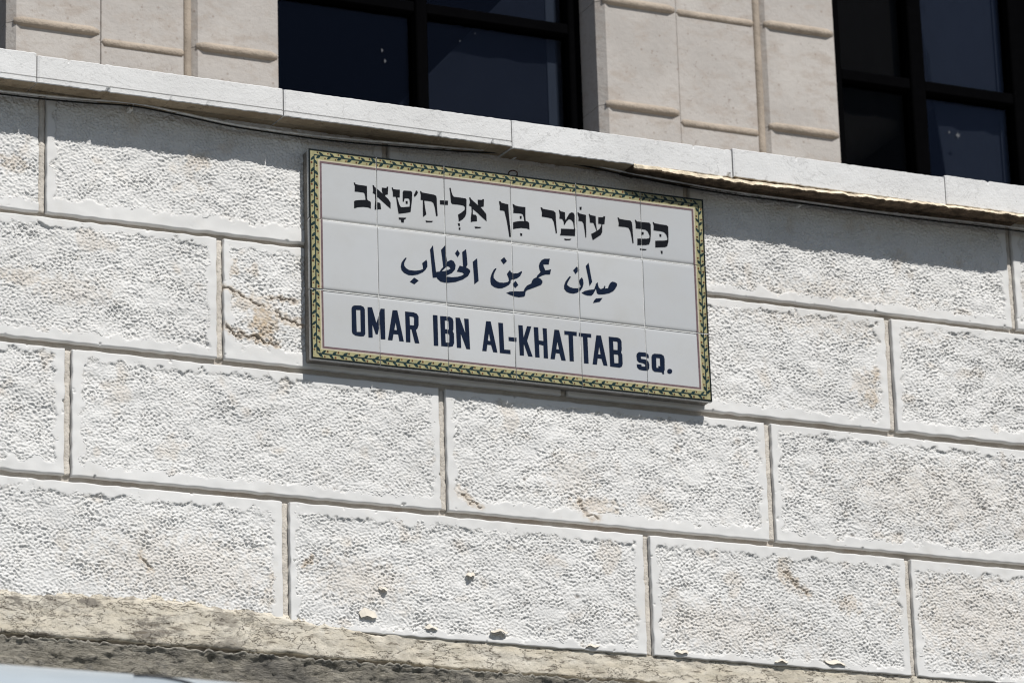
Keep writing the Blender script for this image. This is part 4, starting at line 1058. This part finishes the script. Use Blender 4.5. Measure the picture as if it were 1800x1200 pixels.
F += [tuple(range(NC)), tuple(range((len(top)-1)*NC, len(top)*NC))[::-1]]
body = mk('body', V, F, M_VAN, van, (-2.6, yc, -G+1), smooth=True)
ss = body.modifiers.new('round', 'SUBSURF'); ss.levels = 2; ss.render_levels = 2
for wx in (-4.6, -.05):
    for sy in (-1, 1):
        wy = yc + sy*(hw-.10)
        t_, tf_ = lathe([(.20, -.10), (.31, -.11), (.345, -.07), (.345, .07), (.31, .11), (.20, .10)], (wx, wy, -G+.345), 28)
        w = mk('wheel', t_, tf_, M_TYRE, van, (wx, wy, -G+.345), smooth=True)
        r_v, r_f = lathe([(.03, .02*sy), (.05, .113*sy), (.17, .09*sy), (.205, .112*sy), (.21, .08*sy)], (wx, wy, -G+.345), 20)
        mk('rim', r_v, r_f, M_RIM, w, (wx, wy, -G+.345), smooth=True)
yo = yc-hw
v, fc = box(-1.03, -.52, yo-.006, yo+.03, -G+R0-1.00, -G+R0-.42, .012); mk('side_window', v, fc, M_VGL, van, (-.3, yo, -G+R0-.8))
v, fc = box(-1.10, -1.08, yo-.004, yo+.02, -G+.5, -G+R0-.30, .004); mk('door_seam', v, fc, M_RUB, van, (-1.1, yo, -G+1))
v, fc = box(-1.02, -.86, yo-.03, yo+.01, -G+1.12, -G+1.16, .008); mk('door_handle', v, fc, M_RUB, van, (-.95, yo, -G+1.1))
v, fc = box(-4.0, -2.2, yo-.006, yo+.02, -G+.62, -G+.70, .006); mk('rub_strip', v, fc, M_RUB, van, (-3.1, yo, -G+.6))
v, fc = box(.86, .97, yc-.8, yc+.8, -G+.36, -G+.62, .03); mk('bumper', v, fc, M_RUB, van, (.9, yc, -G+.4))
for sy in (-1, 1):
    v, fc = box(.80, .93, yc+sy*.66-.12, yc+sy*.66+.12, -G+.78, -G+.98, .03); mk('headlight', v, fc, M_LAMP, van, (.88, yc+sy*.66, -G+.85))
    v, fc = box(-5.63, -5.58, yc+sy*.82-.06, yc+sy*.82+.06, -G+.9, -G+1.3, .015); mk('tail_light', v, fc, M_RED, van, (-5.6, yc+sy*.82, -G+1))
v, fc = box(.0, .02, yc-.72, yc+.72, -.4, .4, .008)
ws = mk('windscreen', [(x_, y_, z_) for x_, y_, z_ in [(-.47, yc-.74, -G+R0-.27), (-.47, yc+.74, -G+R0-.27), (-.10, yc+.80, -G+R0-.93), (-.10, yc-.80, -G+R0-.93), (-.49, yc-.74, -G+R0-.30), (-.49, yc+.74, -G+R0-.30), (-.14, yc+.80, -G+R0-.96), (-.14, yc-.80, -G+R0-.96)]],
        [(0, 1, 2, 3), (7, 6, 5, 4), (0, 4, 5, 1), (1, 5, 6, 2), (2, 6, 7, 3), (3, 7, 4, 0)], M_VGL, van, (-.3, yc, -G+R0-.6))
SEAL = [(-1.0564, -1.9726, -1.6198), (-1.0369, -1.9684, -1.6182), (-1.0194, -1.9704, -1.6191), (-1.0048, -1.976, -1.6213), (-0.9923, -1.9828, -1.6248), (-0.9824, -1.9921, -1.6298), (-0.9738, -2.0049, -1.6377), (-0.9659, -2.0191, -1.6483)]
v, fc = tube(SEAL, .003, 8)
mk('roof_seal', v, fc, M_RUB, van, tuple(SEAL[0]), smooth=True)
